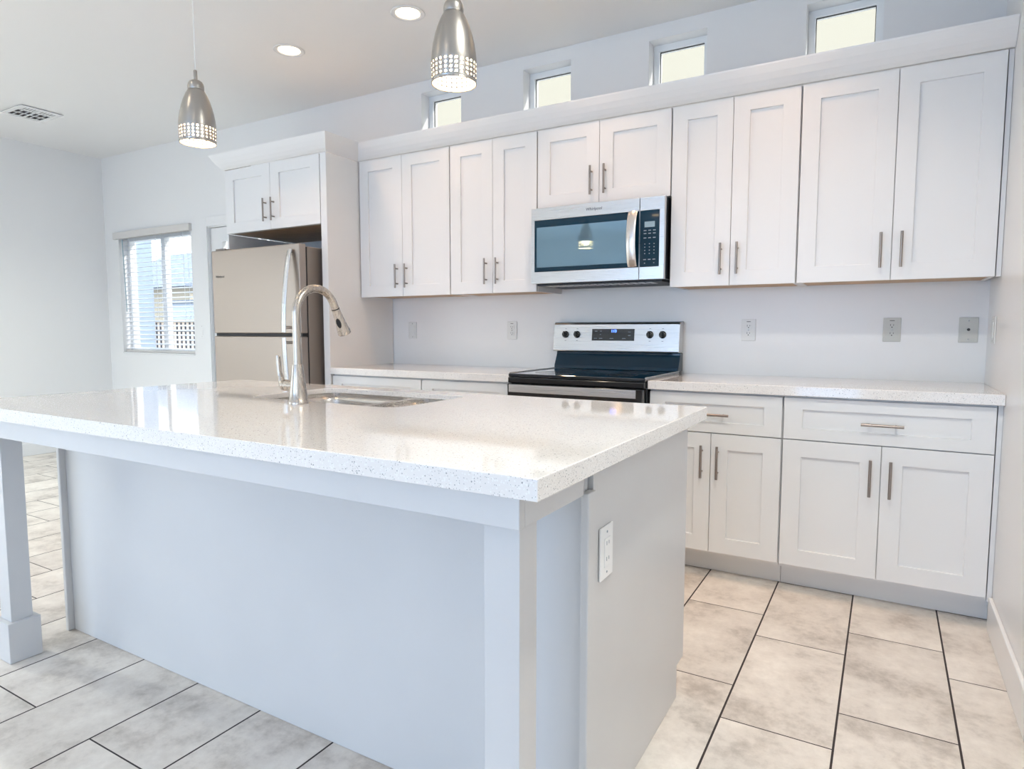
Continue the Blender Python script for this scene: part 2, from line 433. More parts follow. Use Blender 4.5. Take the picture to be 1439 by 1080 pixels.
def upper(x0, xm, x1, label, z0=UZ0, hz=1.5, yf=UF, group='white upper cabinets', filler=0, back=-.004, x1f=None, st=.075):
    t = thing('upper_cabinet', label, 'cabinet', ((x0+x1)/2, yf/2, z0), group)
    yb = yf + .0225
    bm = NB(); e = .018
    xa, xb = x0+.001, (x1f if x1f is not None else x1)-.001
    box(bm, xa, xa+e, yb, back, z0+.002, UZ1); box(bm, xb-e, xb, yb, back, z0+.002, UZ1)
    box(bm, xa+e, xb-e, yb, back, UZ1-e, UZ1); box(bm, xa+e, xb-e, yb+.02, back, z0+.012, z0+.026)
    box(bm, xa+e, xb-e, yb, yb+.02, z0+.002, z0+.03); box(bm, xa+e, xb-e, back-.006, back, z0+.026, UZ1-e)
    box(bm, xm-.02, xm+.02, yb, yb+.02, z0+.03, UZ1-e)
    finish('body', bm, CAB, t)
    finish('bottom_panel', B(xa+e, xb-e, yb+.0205, back-.002, z0+.006, z0+.0118), WOOD, t)
    g = .0038
    door_part(t, x0+g, xm-.0013, z0, UZ1-.003, yf, xm-.042, hz, st=st)
    door_part(t, xm+.0013, x1-g, z0, UZ1-.003, yf, xm+.036, hz, st=st)
    if filler: finish('filler_strip', B(x1+.001, filler, yf+.012, yf+.03, z0, UZ1), CAB, t, bevel=.001)
    return t
upper(-.7712, -.3912, -.019, 'widest white two-door wall cabinet, at the right wall above the counter', filler=-.001)
upper(-1.3686, -1.071, -.7712, 'white two-door wall cabinet directly right of the microwave')
upper(-2.1331, -1.7586, -1.3686, 'short white two-door wall cabinet above the microwave', z0=1.8305, hz=1.952)
upper(-2.7365, -2.4296, -2.1331, 'white two-door wall cabinet directly left of the microwave')
upper(-3.474, -3.1107, -2.7365, 'white two-door wall cabinet against the tall panel beside the refrigerator')
FY = -.62
upper(-4.464, -3.999, -3.534, 'deep white two-door cabinet above the refrigerator', z0=1.828, hz=1.955, yf=FY, st=.085)
# tall panels either side of the fridge
bm = NB(); box(bm, -3.5315, -3.4785, FY, -.004, 1.829, UZ1); box(bm, -3.5315, -3.4785, FY, -.004, .001, 1.829)
bmesh.ops.remove_doubles(bm, verts=bm.verts, dist=1e-5)
o = finish('tall_panel', bm, CAB, None, bevel=.002)
tag(o, 'tall white panel standing between the refrigerator and the left base cabinet', 'panel')
o = finish('tall_panel', B(-4.464, -4.443, FY+.002, -.004, .001, 1.824), CAB, None, bevel=.002)
tag(o, 'tall white panel on the window side of the refrigerator', 'panel')
# crown moulding
prof = [(.0, 2.2675), (.004, 2.2675), (.020, 2.281), (.038, 2.302), (.055, 2.328), (.070, 2.357), (.072, 2.364), (.058, 2.364), (.0, 2.290)]
bm = NB(); rings = []
for d_, z_ in prof:
    rings.append([bm.verts.new(p) for p in ((-4.464-d_, -.002, z_), (-4.464-d_, FY-d_, z_), (-3.478+d_, FY-d_, z_), (-3.478+d_, UF-d_, z_), (-.001, UF-d_, z_))])
n = len(prof)
for i in range(n):
    a, b = rings[i], rings[(i+1) % n]
    for k in range(4): bm.faces.new((a[k], a[k+1], b[k+1], b[k]))
bm.faces.new([r[0] for r in rings]); bm.faces.new([r[-1] for r in rings][::-1])
tag(finish('crown_molding', bm, CAB), 'long white sloped crown moulding running along the tops of the wall cabinets', 'moulding')

BF = -.61
def base(x0, x1, label, xm=None, filler=None, fleft=None):
    t = thing('base_cabinet', label, 'cabinet', ((x0+x1)/2, BF/2, 0), 'white base cabinets under the back counter')
    yb = BF + .0205; e = .018
    xa, xb = x0+.001, x1-.001
    bm = NB()
    box(bm, xa, xa+e, yb, -.004, .105, .872); box(bm, xb-e, xb, yb, -.004, .105, .872)
    box(bm, xa+e, xb-e, yb, -.004, .105, .123); box(bm, xa+e, xb-e, -.010, -.004, .123, .872)
    box(bm, xa+e, xb-e, yb, yb+.02, .850, .872); box(bm, xa+e, xb-e, yb, yb+.02, .662, .70)
    if xm: box(bm, xm-.02, xm+.02, yb, yb+.02, .123, .662)
    finish('body', bm, CAB, t)
    finish('toe_kick', B(xa, xb if filler is None else filler-.0005, -.505, -.490, .001, .105), CAB, t)
    g = .0038
    door_part(t, x0+g, x1-g, .6835, .862, BF, (x0+x1)/2, .768, 'drawer', rl=.049)
    if xm:
        door_part(t, x0+g, xm-.0013, .123, .679, BF, xm-.038, .548)
        door_part(t, xm+.0013, x1-g, .123, .679, BF, xm+.034, .548)
    else:
        for a, b in ((.406, .679), (.123, .402)): door_part(t, x0+g, x1-g, a, b, BF, (x0+x1)/2, (a+b)/2, 'drawer')
    if filler is not None: finish('filler_strip', B(x1+.001, filler-.0005, BF+.012, BF+.03, .105, .872), CAB, t, bevel=.001)
    return t
base(-.7712, -.0179, 'wide white base cabinet with one drawer over two doors, at the right wall', -.3924, filler=0)
base(-1.372, -.7712, 'white base cabinet with one drawer over two doors, just right of the range', -1.0761)
base(-2.753, -2.135, 'white base cabinet just left of the range', None)
base(-3.474, -2.753, 'white base cabinet beside the tall panel of the refrigerator', -3.11)
# back counters
def counter(x0, x1, y0, y1, label):
    return tag(finish('countertop', B(x0, x1, y0, y1, .8725, .914), QZ, bevel=.0025), label, 'countertop', None)
counter(-1.373, -.001, -.6345, -.0015, 'speckled white quartz countertop between the range and the right wall')
counter(-3.4765, -2.135, -.6345, -.0015, 'speckled white quartz countertop between the tall panel and the range')

# ------------------------------------------------------------------ refrigerator
fx0, fx1 = -4.432, -3.572
t = thing('refrigerator', 'stainless steel top-freezer refrigerator under the deep cabinet', 'refrigerator', ((fx0+fx1)/2, -.4, 0))
finish('body', B(fx0+.004, fx1-.004, -.700, -.06, .05, 1.678), FSIDE, t, bevel=.006)
for z0, z1, nm in ((1.132, 1.692, 'freezer_door'), (.055, 1.112, 'fridge_door')):
    d = finish(nm, B(fx0, fx1, -.768, -.712, z0, z1), FRIDGE, t, bevel=.007, seg=3)
    s = nm == 'freezer_door'
    pts = []
    for k in range(17):
        u = k/16
        y = -.780 - .062*math.sin(u*PI*.5)**.8
        z = (1.655 - u*.515) if s else (.56 + u*.545)
        pts.append((-3.640 - .006*u, y, z))
    bm = tube(NB(), pts, .0185, 14, sx=.45, up=(0, 1, 0))
    cyl(bm, (pts[0][0], -.769, pts[0][2]+(-.01 if s else .01)), (pts[0][0], -.786, pts[0][2]+(-.01 if s else .01)), .011, n=12)
    zb = pts[-1][2] + (.03 if s else -.03); cyl(bm, (-3.645, -.769, zb), (-3.645, -.842, zb), .010, n=12)
    finish('handle', bm, STEEL, d, smooth=True)
    if s: text('badge', 'Whirlpool', .022, LOGO, d, facing_front(fx0+.085, -.7687, 1.515))
finish('door_gasket', B(fx0+.008, fx1-.008, -.7115, -.7005, .06, 1.675), RUB, t)
finish('middle_gap_strip', B(fx0+.004, fx1-.004, -.752, -.713, 1.1125, 1.1315), RUB, t)
finish('hinge_cover', B(fx0+.02, fx0+.12, -.75, -.66, 1.6925, 1.706), FSIDE, t, bevel=.004)
finish('toe_grille', B(fx0+.02, fx1-.02, -.70, -.66, .012, .048), RUB, t)
for x in (fx0+.06, fx1-.06):
    for y in (-.64, -.12): finish('foot', cyl(NB(), (x, y, 0), (x, y, .05), .02), RUB, t)

# ------------------------------------------------------------------ microwave
mx0, mx1, mz0, mz1, my = -2.128, -1.3745, 1.402, 1.822, -.41
t = thing('microwave', 'stainless over-the-range microwave with smoked blue glass door', 'microwave', (-1.75, -.2, mz0))
finish('body', B(mx0+.004, mx1-.004, my+.030, -.006, mz0+.010, mz1+.004), BLACK, t, bevel=.002)
sp = -1.5035
bm = plate_holes(rect(mx0, sp-.001, mz0+.008, mz1), [rect(mx0+.020, sp-.003, 1.474, 1.755)], 'XZ', my, my+.028)
d = finish('door', bm, STEEL, t, bevel=.0015)
finish('door_glass', B(mx0+.0205, sp-.0035, my+.001, my+.02, 1.4745, 1.7545), BLUEG, d, bevel=.001)
finish('screened_window', B(mx0+.034, sp-.064, my-.0002, my+.003, 1.498, 1.716), MESHW, d)
pts = [(-1.535, my-.012-.030*math.sin(PI*k/16)**.7, 1.478+.274*k/16) for k in range(17)]
bm = tube(NB(), pts, .0245, 14, sx=.28, up=(0, 1, 0))
for z in (1.487, 1.743): cyl(bm, (-1.535, my-.0005, z), (-1.535, my-.018, z), .012, n=12)
finish('handle', bm, brushed('handle_steel', (.72, .68, .65), .25, 'Z', .06), d, smooth=True)
text('logo', 'Whirlpool', .022, LOGO, d, facing_front(-1.755, my-.0006, 1.789), shear=.15)
cp = finish('control_panel', plate_holes(rect(sp+.001, mx1, mz0+.008, mz1), [rect(sp+.003, -1.400, 1.474, 1.755)], 'XZ', my, my+.028), STEEL, t, bevel=.0015)
cg = finish('control_glass', B(sp+.0035, -1.4005, my+.0008, my+.02, 1.4745, 1.7545), BLUEG, cp, bevel=.001)
finish('display', B(-1.477, -1.424, my-.0002, my+.002, 1.671, 1.699), LCD, cp)
bm = NB()
for r_, z in enumerate((1.655, 1.640, 1.618, 1.588, 1.572, 1.556, 1.540, 1.510, 1.492)):
    for c_ in range(3):
        if r_ == 8 and c_ == 1: continue
        x = -1.474 + c_*.024
        w_ = .007 if r_ in (0, 1, 2, 7) else .0025
        finish('key_print', B(x-w_, x+w_, my-.0001, my+.001, z-.0022, z+.0022), GREYT, cp)
bm = NB(); box(bm, mx0+.02, mx1-.02, my+.035, -.02, mz0-.001, mz0+.0095)
finish('underside', bm, RUB, t)
bm = NB()
for k in range(14): box(bm, mx0+.06+k*.045, mx0+.09+k*.045, my+.06, my+.16, mz0-.0030, mz0-.0012)
finish('grease_filter', bm, SINKM, t)

# ------------------------------------------------------------------ range
rx0, rx1 = -2.1285, -1.3785
t = thing('range', 'freestanding electric range with black glass cooktop and steel control panel', 'range', (-1.753, -.33, 0))
finish('body', B(rx0, rx1, -.628, -.012, .03, .905), BLACK, t, bevel=.002)
finish('cooktop', B(rx0-.0015, rx1+.0015, -.66, -.075, .906, .924), BGLASS, t, bevel=.004, seg=3)
for (x, y, r) in ((-1.94, -.48, .11), (-1.56, -.48, .085), (-1.94, -.23, .085), (-1.56, -.23, .11)):
    bm = NB(); lathe(bm, [(.0005, .9241), (r-.002, .9241)], 48, (x, y, 0))
    for rr in (r,): lathe(bm, [(rr-.0015, .9242), (rr-.0015, .9245), (rr, .9245), (rr, .9242)], 48, (x, y, 0))
    bmesh.ops.remove_doubles(bm, verts=bm.verts, dist=.0006)
    finish('burner', bm, BURN, t)
finish('front_rail', B(rx0, rx1, -.668, -.629, .874, .9055), BLACK, t, bevel=.005)
for x in (rx0-.0015, rx1-.0015): finish('side_trim', B(x, x+.003, -.655, -.08, .9245, .928), STEEL, t)
od = finish('oven_door', B(rx0+.004, rx1-.004, -.682, -.630, .205, .8725), BLACK, t, bevel=.005)
finish('steel_band', B(rx0+.016, rx1-.036, -.6865, -.6815, .828, .868), STEEL, od, bevel=.001)
finish('oven_window', B(rx0+.12, rx1-.12, -.684, -.6815, .33, .66), BGLASS, od, bevel=.001)
bm = NB(); tube(bm, [(rx0+.06, -.725, .775), (rx1-.06, -.725, .775)], .012, 16)
for x in (rx0+.09, rx1-.09): cyl(bm, (x, -.682, .775), (x, -.722, .775), .009)
finish('handle', bm, STEEL, od, smooth=True)
finish('storage_drawer', B(rx0+.004, rx1-.004, -.676, -.630, .045, .195), STEEL, t, bevel=.004)
for x in (rx0+.05, rx1-.05):
    for y in (-.58, -.06): finish('foot', cyl(NB(), (x, y, 0), (x, y, .03), .018), RUB, t)
# backguard: black glossy riser, steel control fascia
def prism_x(x0, x1, pr):
    bm = NB(); a = [bm.verts.new((x0, y, z)) for y, z in pr]; b = [bm.verts.new((x1, y, z)) for y, z in pr]
    n = len(pr)
    for i in range(n): bm.faces.new((a[i], a[(i+1) % n], b[(i+1) % n], b[i]))
    bm.faces.new(a[::-1]); bm.faces.new(b); return bm
bg_ = finish('backguard', prism_x(-2.134, -1.377, [(-.012, .925), (-.104, .925), (-.100, .945), (-.070, 1.005), (-.066, 1.012), (-.066, 1.026), (-.012, 1.026)]), BLUEG, t, bevel=.003)
fa = finish('control_fascia', prism_x(-2.150, -1.378, [(-.006, 1.0265), (-.086, 1.0265), (-.088, 1.034), (-.072, 1.186), (-.062, 1.198), (-.006, 1.198)]), STEEL, t, bevel=.004, seg=3)
sl = math.atan2(.016, .152)
def fy(z): return -.088 + (z-1.034)/.152*.016
disp = prism_x(-1.898, -1.638, [(fy(1.092)-.002, 1.092), (fy(1.160)-.002, 1.160), (fy(1.160)+.002, 1.160), (fy(1.092)+.002, 1.092)])
finish('display', disp, BGLASS, fa)
text('clock_digits', '1:13', .020, LEDB, fa, facing_front(-1.763, fy(1.147)-.0028, 1.147, -sl), bold=.0004)
bm = NB()
for (x, z, w_) in ((-1.873, 1.147, .008), (-1.843, 1.147, .006), (-1.845, 1.128, .004), (-1.875, 1.105, .01), (-1.842, 1.105, .01), (-1.775, 1.105, .011), (-1.668, 1.142, .007), (-1.668, 1.122, .007), (-1.70, 1.105, .01)):
    finish('key_print', B(x-w_, x+w_, fy(z)-.0026, fy(z)-.0005, z-.0016, z+.0016), GREYT, fa)
for x in (-2.069, -1.994, -1.547, -1.474):
    for dz in (.034, -.036): finish('knob_print', B(x-.005, x+.005, fy(1.127+dz)-.0006, fy(1.127+dz)+.001, 1.127+dz-.0012, 1.127+dz+.0012), LOGO, fa)
for x in (-2.069, -1.994, -1.547, -1.474):
    bm = NB(); lathe(bm, [(.0005, -.0005), (.021, -.0005), (.021, .004), (.017, .006), (.0155, .022), (.0135, .025), (.0005, .025)], 24)
    box(bm, -.0045, .0045, -.0165, .0165, .022, .033)
    bmesh.ops.rotate(bm, verts=bm.verts, cent=(0, 0, 0), matrix=Matrix.Rotation(PI/2 - sl, 3, 'X'))
    bmesh.ops.translate(bm, verts=bm.verts, vec=(x, fy(1.127), 1.127))
    finish('knob', bm, BLACK, fa, smooth=True)
finish('top_cap', B(-2.150, -1.378, -.060, -.006, 1.1985, 1.201), GREYT, fa)

# ------------------------------------------------------------------ island
ix0, ix1, iy0, iy1 = -3.077, -.921, -2.38, -1.605
t = thing('kitchen_island', 'white painted kitchen island with square corner posts under its overhang', 'island', (-2.0, -2.1, 0))
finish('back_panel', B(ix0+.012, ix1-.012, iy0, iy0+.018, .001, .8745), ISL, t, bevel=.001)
# end panels with a toe notch on the working side
def endp(x0, x1):
    pr = [(iy0+.02, .001), (iy1-.07, .001), (iy1-.07, .105), (iy1, .105), (iy1, .8745), (iy0+.02, .8745)]
    return prism_x(x0, x1, pr)
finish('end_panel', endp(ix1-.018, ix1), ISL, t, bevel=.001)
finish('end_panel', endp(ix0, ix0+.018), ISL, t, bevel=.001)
for x in (ix1-.011, ix0-.008):
    finish('corner_trim', B(x, x+.019, iy0-.022, iy0+.0195, .001, .8155 if x > -2 else .8745), ISL, t, bevel=.003)
bm = NB(); box(bm, ix0+.0185, ix1-.0185, iy0+.0185, iy1-.02, .105, .60)
finish('carcass', bm, CAB, t)
finish('toe_kick', B(ix0+.0185, ix1-.0185, iy1-.088, iy1-.072, .001, .1045), ISL, t)
ay = -2.68
bm = NB()
box(bm, -3.06, -.922, ay, ay+.02, .8125, .8745); finish('front_apron', bm, ISL, t, bevel=.0015)
for x in (-.942, -3.06): finish('side_apron', B(x, x+.02, ay+.0205, iy0-.028, .8125, .8745), ISL, t, bevel=.0015)
for x0, y0 in ((-1.0145, -2.648), (-3.058, -2.6165)):
    p = finish('post', B(x0, x0+.075, y0, y0+.066, .001, .812), ISL, t, bevel=.0015)
    finish('post_base', plate_holes(rect(x0-.017, x0+.092, y0-.017, y0+.092-.009), [rect(x0-.0002, x0+.0752, y0-.0002, y0+.0662)], 'XY', .001, .143), ISL, p, bevel=.002)
# working side doors
n_d = 4; wd = (ix1 - ix0 - .04)/n_d
for k in range(n_d):
    a = ix0+.02+k*wd
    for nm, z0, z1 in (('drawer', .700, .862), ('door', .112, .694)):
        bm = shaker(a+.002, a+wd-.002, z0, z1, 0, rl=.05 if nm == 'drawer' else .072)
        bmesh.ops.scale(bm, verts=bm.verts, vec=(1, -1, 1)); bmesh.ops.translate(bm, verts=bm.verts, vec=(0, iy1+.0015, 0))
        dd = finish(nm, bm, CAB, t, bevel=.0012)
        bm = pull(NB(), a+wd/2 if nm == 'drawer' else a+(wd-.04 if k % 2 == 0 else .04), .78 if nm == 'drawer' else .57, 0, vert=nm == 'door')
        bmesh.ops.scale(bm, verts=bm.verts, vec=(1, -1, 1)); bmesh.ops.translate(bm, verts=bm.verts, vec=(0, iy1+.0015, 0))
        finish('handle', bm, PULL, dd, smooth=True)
# worktop with sink cut-out
SX0, SX1, SY0, SY1 = -2.39, -1.700, -2.088, -1.675
bm = NB()
def loop3(pts, z): return [bm.verts.new((x, y, z)) for x, y in pts]
def fill2(a, b):
    es = []
    for L in (a, b):
        for i in range(len(L)):
            e = bm.edges.get((L[i], L[(i+1) % len(L)])) or bm.edges.new((L[i], L[(i+1) % len(L)])); es.append(e)
    bmesh.ops.triangle_fill(bm, use_beauty=True, use_dissolve=False, edges=es)
def band(a, b):
    for i in range(len(a)): bm.faces.new((a[i], a[(i+1) % len(a)], b[(i+1) % len(b)], b[i]))
OR = rect(-3.105, -.8717, -2.709, -1.5714); IR = rect(-3.057, -.919, -2.659, -1.622); HR = rrect(SX0, SX1, SY0, SY1, .06)
O1, O2, I1, I2, H1, H2 = loop3(OR, .914), loop3(OR, .875), loop3(IR, .875), loop3(IR, .894), loop3(HR, .914), loop3(HR, .894)
fill2(O1, H1); fill2(I2, H2); band(O1, O2); band(O2, I1); band(I1, I2); band(H2, H1)
tag(finish('countertop', bm, QZ, bevel=.002), 'large speckled white quartz worktop on the island, cut out for the sink', 'countertop')
# sink
t = thing('sink', 'double bowl stainless sink set under the island worktop', 'sink', (-2.045, -1.88, .70))
def bowl(x0, x1, y0, y1, zt, zb, r):
    bm = NB(); L = []
    for ins, z, rr in ((0, zt, r), (.004, zt-.02, r), (.010, zb+.03, r), (.022, zb+.008, r*.9), (.045, zb, r*.7)):
        L.append([bm.verts.new((x, y, z)) for x, y in rrect(x0+ins, x1-ins, y0+ins, y1-ins, rr-.0)])
    for a, b in zip(L, L[1:]):
        for i in range(len(a)): bm.faces.new((a[i], a[(i+1) % len(a)], b[(i+1) % len(a)], b[i]))
    bm.faces.new(L[-1])
    cx, cy = (x0+x1)/2, (y0+y1)/2
    return bm, cx, cy
zt = .8815
for (x0, x1, zb) in ((SX0+.002, -1.955, .672), (-1.925, SX1-.002, .70)):
    bm, cx, cy = bowl(x0, x1, SY0+.002, SY1-.002, zt, zb, .055)
    b_ = finish('bowl', bm, SINKM, t, smooth=True, solid=.0015)
    bm = NB(); lathe(bm, [(.045, zb+.0012), (.043, zb+.003), (.03, zb+.0022), (.028, zb+.0015), (.001, zb+.0015)], 32, (cx, cy, 0))
    finish('drain', bm, NICKEL, b_, smooth=True)
bm = plate_holes(rect(SX0-.03, SX1+.03, SY0-.03, SY1+.03), [rrect(SX0+.002, -1.955, SY0+.002, SY1-.002, .055), rrect(-1.925, SX1-.002, SY0+.002, SY1-.002, .055)], 'XY', .8815, .8936)
finish('rim', bm, SINKM, t)
# faucet
fxc, fyc = -2.05, -2.152
t = thing('faucet', 'brushed nickel gooseneck faucet with pull-down spray, behind the sink on the island', 'faucet', (fxc, fyc, .914))
bm = NB(); lathe(bm, [(.0005, 0), (.033, 0), (.033, .004), (.0305, .012), (.029, .014), (.0275, .04), (.022, .085), (.0175, .125), (.0168, .128)], 36, (fxc, fyc, .9145), capt=True)
finish('base', bm, FAUC, t, smooth=True)
zt0 = 1.0425; R = .087; cyy = fyc + R; zc = 1.205
pts = [(fxc, fyc, z) for z in (zt0, zt0+.05, zt0+.1, zc-.03)]
for k in range(0, 25):
    a = PI - k/24*math.radians(157)
    pts.append((fxc, cyy + R*math.cos(a)*1.0, zc + R*math.sin(a)*1.0))
fin = Vector(pts[-1]); dr = (fin - Vector(pts[-2])).normalized()
pts.append(tuple(fin + dr*.012))
finish('spout', tube(NB(), pts, .0135, 20), FAUC, t, smooth=True)
s0 = fin + dr*.0125; s1 = s0 + dr*.016
bm = NB(); tube(bm, [s0 - dr*.0005, s0 + dr*.003], .0142, 20); finish('joint_ring', bm, RUB, t, smooth=True)
s0 = s0 + dr*.0032
hd = finish('spray_head', tube(NB(), [s0, s0+dr*.01, s0+dr*.045, s0+dr*.082, s0+dr*.092, s0+dr*.094], [.0140, .0145, .0175, .0225, .0232, .021], 28), FAUC, t, smooth=True)
# spray button on the side facing the camera
nrm = Vector((.42, -.86, -.25)); nrm = (nrm - dr*nrm.dot(dr)).normalized(); side = dr.cross(nrm)
bm = NB(); cpt = s0 + dr*.046 + nrm*.0165; vs = []
for k in range(20):
    a = 2*PI*k/20; vs.append((cpt + dr*math.cos(a)*.018 + side*math.sin(a)*.008))
top = [bm.verts.new(v + nrm*.0035 + dr*.0*0) for v in vs]; bot = [bm.verts.new(v - nrm*.008) for v in vs]
for k in range(20): bm.faces.new((top[k], top[(k+1) % 20], bot[(k+1) % 20], bot[k]))
bm.faces.new(top); bm.faces.new(bot[::-1])
finish('spray_button', bm, RUB, hd, bevel=.001)
# side valve and lever (left side)
zv = .972
bm = NB(); cyl(bm, (fxc-.012, fyc, zv), (fxc-.054, fyc, zv), .0185, .0195, n=28)
vb = finish('valve_body', bm, FAUC, t, smooth=True)
finish('valve_ring', cyl(NB(), (fxc-.0541, fyc, zv), (fxc-.0565, fyc, zv), .0185, n=28), RUB, vb)
bm = NB(); tube(bm, [(fxc-.0566, fyc, zv), (fxc-.064, fyc, zv), (fxc-.072, fyc, zv+.003), (fxc-.0785, fyc, zv+.012)], [.0192, .0185, .0150, .0105], 24)
tube(bm, [(fxc-.068, fyc, zv+.002), (fxc-.079, fyc, zv+.016), (fxc-.088, fyc, zv+.045), (fxc-.090, fyc, zv+.075), (fxc-.092, fyc, zv+.098)], [.011, .0095, .0080, .0085, .0065], 16)
finish('lever', bm, FAUC, vb, smooth=True)

# ------------------------------------------------------------------ wall plates
def outlet(x, z, label, mat, w=.072, h=.115, kind='duplex', loc=None, rot=None):
    t = thing('outlet_cover' if kind != 'phone' else 'phone_jack_cover', label, 'outlet' if kind != 'phone' else 'phone jack', (0, 0, 0), None, world=False)
    finish('plate', B(-w/2, w/2, -.0055, -.0005, -h/2, h/2), mat, t, bevel=.0025)
    if kind == 'duplex':
        for dz in (.0195, -.0195):
            r = finish('receptacle', plate_holes(rrect(-.0165, .0165, dz-.0145, dz+.0145, .009, 5), [], 'XZ', -.0075, -.005), mat, t, bevel=.0005)
            bm = NB(); box(bm, -.0075, -.0055, -.0080, -.007, dz-.001, dz+.008); box(bm, .0055, .0075, -.0080, -.007, dz-.0005, dz+.007)
            cyl(bm, (0, -.007, dz-.007), (0, -.0080, dz-.007), .0028, n=10); finish('slots', bm, DARK, r)
        finish('screw', cyl(NB(), (0, -.005, 0), (0, -.0065, 0), .003, n=12), NICKEL, t)
        if mat is not WPLATE: finish('print', B(-.010, .010, -.0058, -.005, .0425, .0455), DARK, t)
    elif kind == 'phone':
        finish('jack', cyl(NB(), (0, -.005, .002), (0, -.0075, .002), .007, n=6), DARK, t)
        for dz in (.042, -.042): finish('screw', cyl(NB(), (0, -.005, dz), (0, -.0065, dz), .003, n=12), NICKEL, t)
    elif kind == 'switch':
        r = finish('switch', B(-.0165, .0165, -.0085, -.005, -.033, .033), mat, t, bevel=.001)
        for dz in (.046, -.046): finish('screw', cyl(NB(), (0, -.005, dz), (0, -.0062, dz), .0028, n=12), NICKEL, t)
    elif kind == 'decora':
        r = finish('receptacle', B(-.0165, .0165, -.0075, -.005, -.033, .033), mat, t, bevel=.001)
        bm = NB()
        for dz in (.018, -.018):
            box(bm, -.0075, -.0055, -.0080, -.007, dz-.001, dz+.008); box(bm, .0055, .0075, -.0080, -.007, dz-.0005, dz+.007)
        finish('slots', bm, GREYT, r)
        for dz in (.046, -.046): finish('screw', cyl(NB(), (0, -.005, dz), (0, -.0062, dz), .0028, n=12), GREYT, t)
    t.location = loc or (x, 0, z)
    if rot: t.rotation_euler = rot
    return t
outlet(-3.300, 1.151, 'white switch plate on the back wall nearest the tall refrigerator panel', PLATE, kind='switch')
outlet(-2.487, 1.151, 'white duplex outlet on the back wall just left of the range', PLATE)
outlet(-1.032, 1.154, 'white duplex outlet on the back wall just right of the range', PLATE)
outlet(-.374, 1.155, 'almond duplex outlet on the back wall above the right counter', PLATEG, w=.075)
outlet(-.071, 1.154, 'almond phone jack plate on the back wall near the corner', PLATEG, w=.075, kind='phone')
outlet(0, 0, 'pale switch plate on the right wall close to the corner', PLATE, kind='switch', loc=(-.0002, -.218, 1.154), rot=(0, 0, -PI/2), w=.115)
outlet(0, 0, 'bright white outlet plate on the right end of the island', WPLATE, kind='decora', loc=(ix1+.0002, -2.292, .660), rot=(0, 0, PI/2), w=.075, h=.120)
outlet(-5.685, 1.140, 'pale switch plate on the back wall between the blind and the door', WALL, kind='switch')

# ------------------------------------------------------------------ pendants
def pendant(label):
    t = thing('pendant_lamp', label, 'pendant lamp', (0, 0, 0), 'pendant lamps over the island', world=False)
    # shade profile (r, z) with z=0 at the rim
    prof = [(.0600, 0), (.0608, .007), (.0618, .0535), (.0612, .066), (.0595, .082), (.0560, .104), (.0508, .126), (.0440, .148), (.0365, .166), (.0290, .180), (.0268, .1845)]
    def rz(z):
        for (r0, z0), (r1, z1) in zip(prof, prof[1:]):
            if z0 <= z <= z1: return r0 + (r1-r0)*(z-z0)/(z1-z0)
        return prof[-1][0]
    bm = NB(); n = 78; NC = 26
    z0h, pitch, rows, hr = .008, .0115, 4, .0034
    def P(a, z): r = rz(z); return (r*math.cos(a), r*math.sin(a), z)
    def ringq(za, zb):
        for i in range(n):
            a, b = 2*PI*i/n, 2*PI*(i+1)/n
            bm.faces.new([bm.verts.new(P(*q)) for q in ((a, za), (b, za), (b, zb), (a, zb))])
    ringq(0, z0h)
    da = 2*PI/NC
    for c in range(NC):
        for r in range(rows):
            za, zb = z0h + r*pitch, z0h + (r+1)*pitch; zc_ = (za+zb)/2; a0 = c*da; ac = a0 + da/2; rr = rz(zc_)
            out = []; k3 = da/3
            for (aa, zz) in ((a0, za), (a0+k3, za), (a0+2*k3, za), (a0+da, za), (a0+da, zc_), (a0+da, zb), (a0+2*k3, zb), (a0+k3, zb), (a0, zb), (a0, zc_)): out.append((aa, zz))
            inn = []
            for (aa, zz) in out:
                th = math.atan2(zz-zc_, (aa-ac)*rr); inn.append((ac + hr*math.cos(th)/rr, zc_ + hr*math.sin(th)))
            O_ = [bm.verts.new(P(*q)) for q in out]; I_ = [bm.verts.new(P(*q)) for q in inn]
            for k in range(10): bm.faces.new((O_[k], O_[(k+1) % 10], I_[(k+1) % 10], I_[k]))
    zs = [z0h + rows*pitch] + [z for r, z in prof if z > z0h + rows*pitch + .001]
    for a, b in zip(zs, zs[1:]): ringq(a, b)
    bmesh.ops.remove_doubles(bm, verts=bm.verts, dist=2e-5)
    sh = finish('shade', bm, [SHADE, INNER], t, smooth='all', solid=.0012)
    finish('rim_ring', lathe(NB(), [(.0595, -.0006), (.0612, -.0006), (.0614, .003), (.0608, .0045)], 60), NICKEL, sh, smooth=True)
    bm = NB(); lathe(bm, [(.0262, .183), (.0272, .186), (.0272, .196), (.0255, .205), (.0215, .2125), (.014, .2175), (.0068, .2195), (.0062, .2197), (.0062, .250), (.0045, .253), (.0005, .2535)], 36)
    finish('cap', bm, SHADE, t, smooth=True)
    finish('cord', cyl(NB(), (0, 0, .2530), (0, 0, H-1.818-.022), .0017, n=8), PLATE, t)
    bm = NB(); lathe(bm, [(.0605, H-1.818-.0008), (.0605, H-1.818-.012), (.052, H-1.818-.022), (.0005, H-1.818-.0225)], 40)
    finish('ceiling_canopy', bm, NICKEL, t, smooth=True)
    bm = NB(); lathe(bm, [(.0005, .022), (.012, .0235), (.021, .030), (.0265, .042), (.0265, .052), (.021, .072), (.014, .088), (.0125, .105)], 28, capt=True)
    finish('bulb', bm, BULB, t, smooth=True)
    finish('lamp_socket', cyl(NB(), (0, 0, .1055), (0, 0, .176), .016, n=20), INNER, t)
    return t
p1 = pendant('nearer nickel pendant with pierced shade, hanging over the right half of the island')
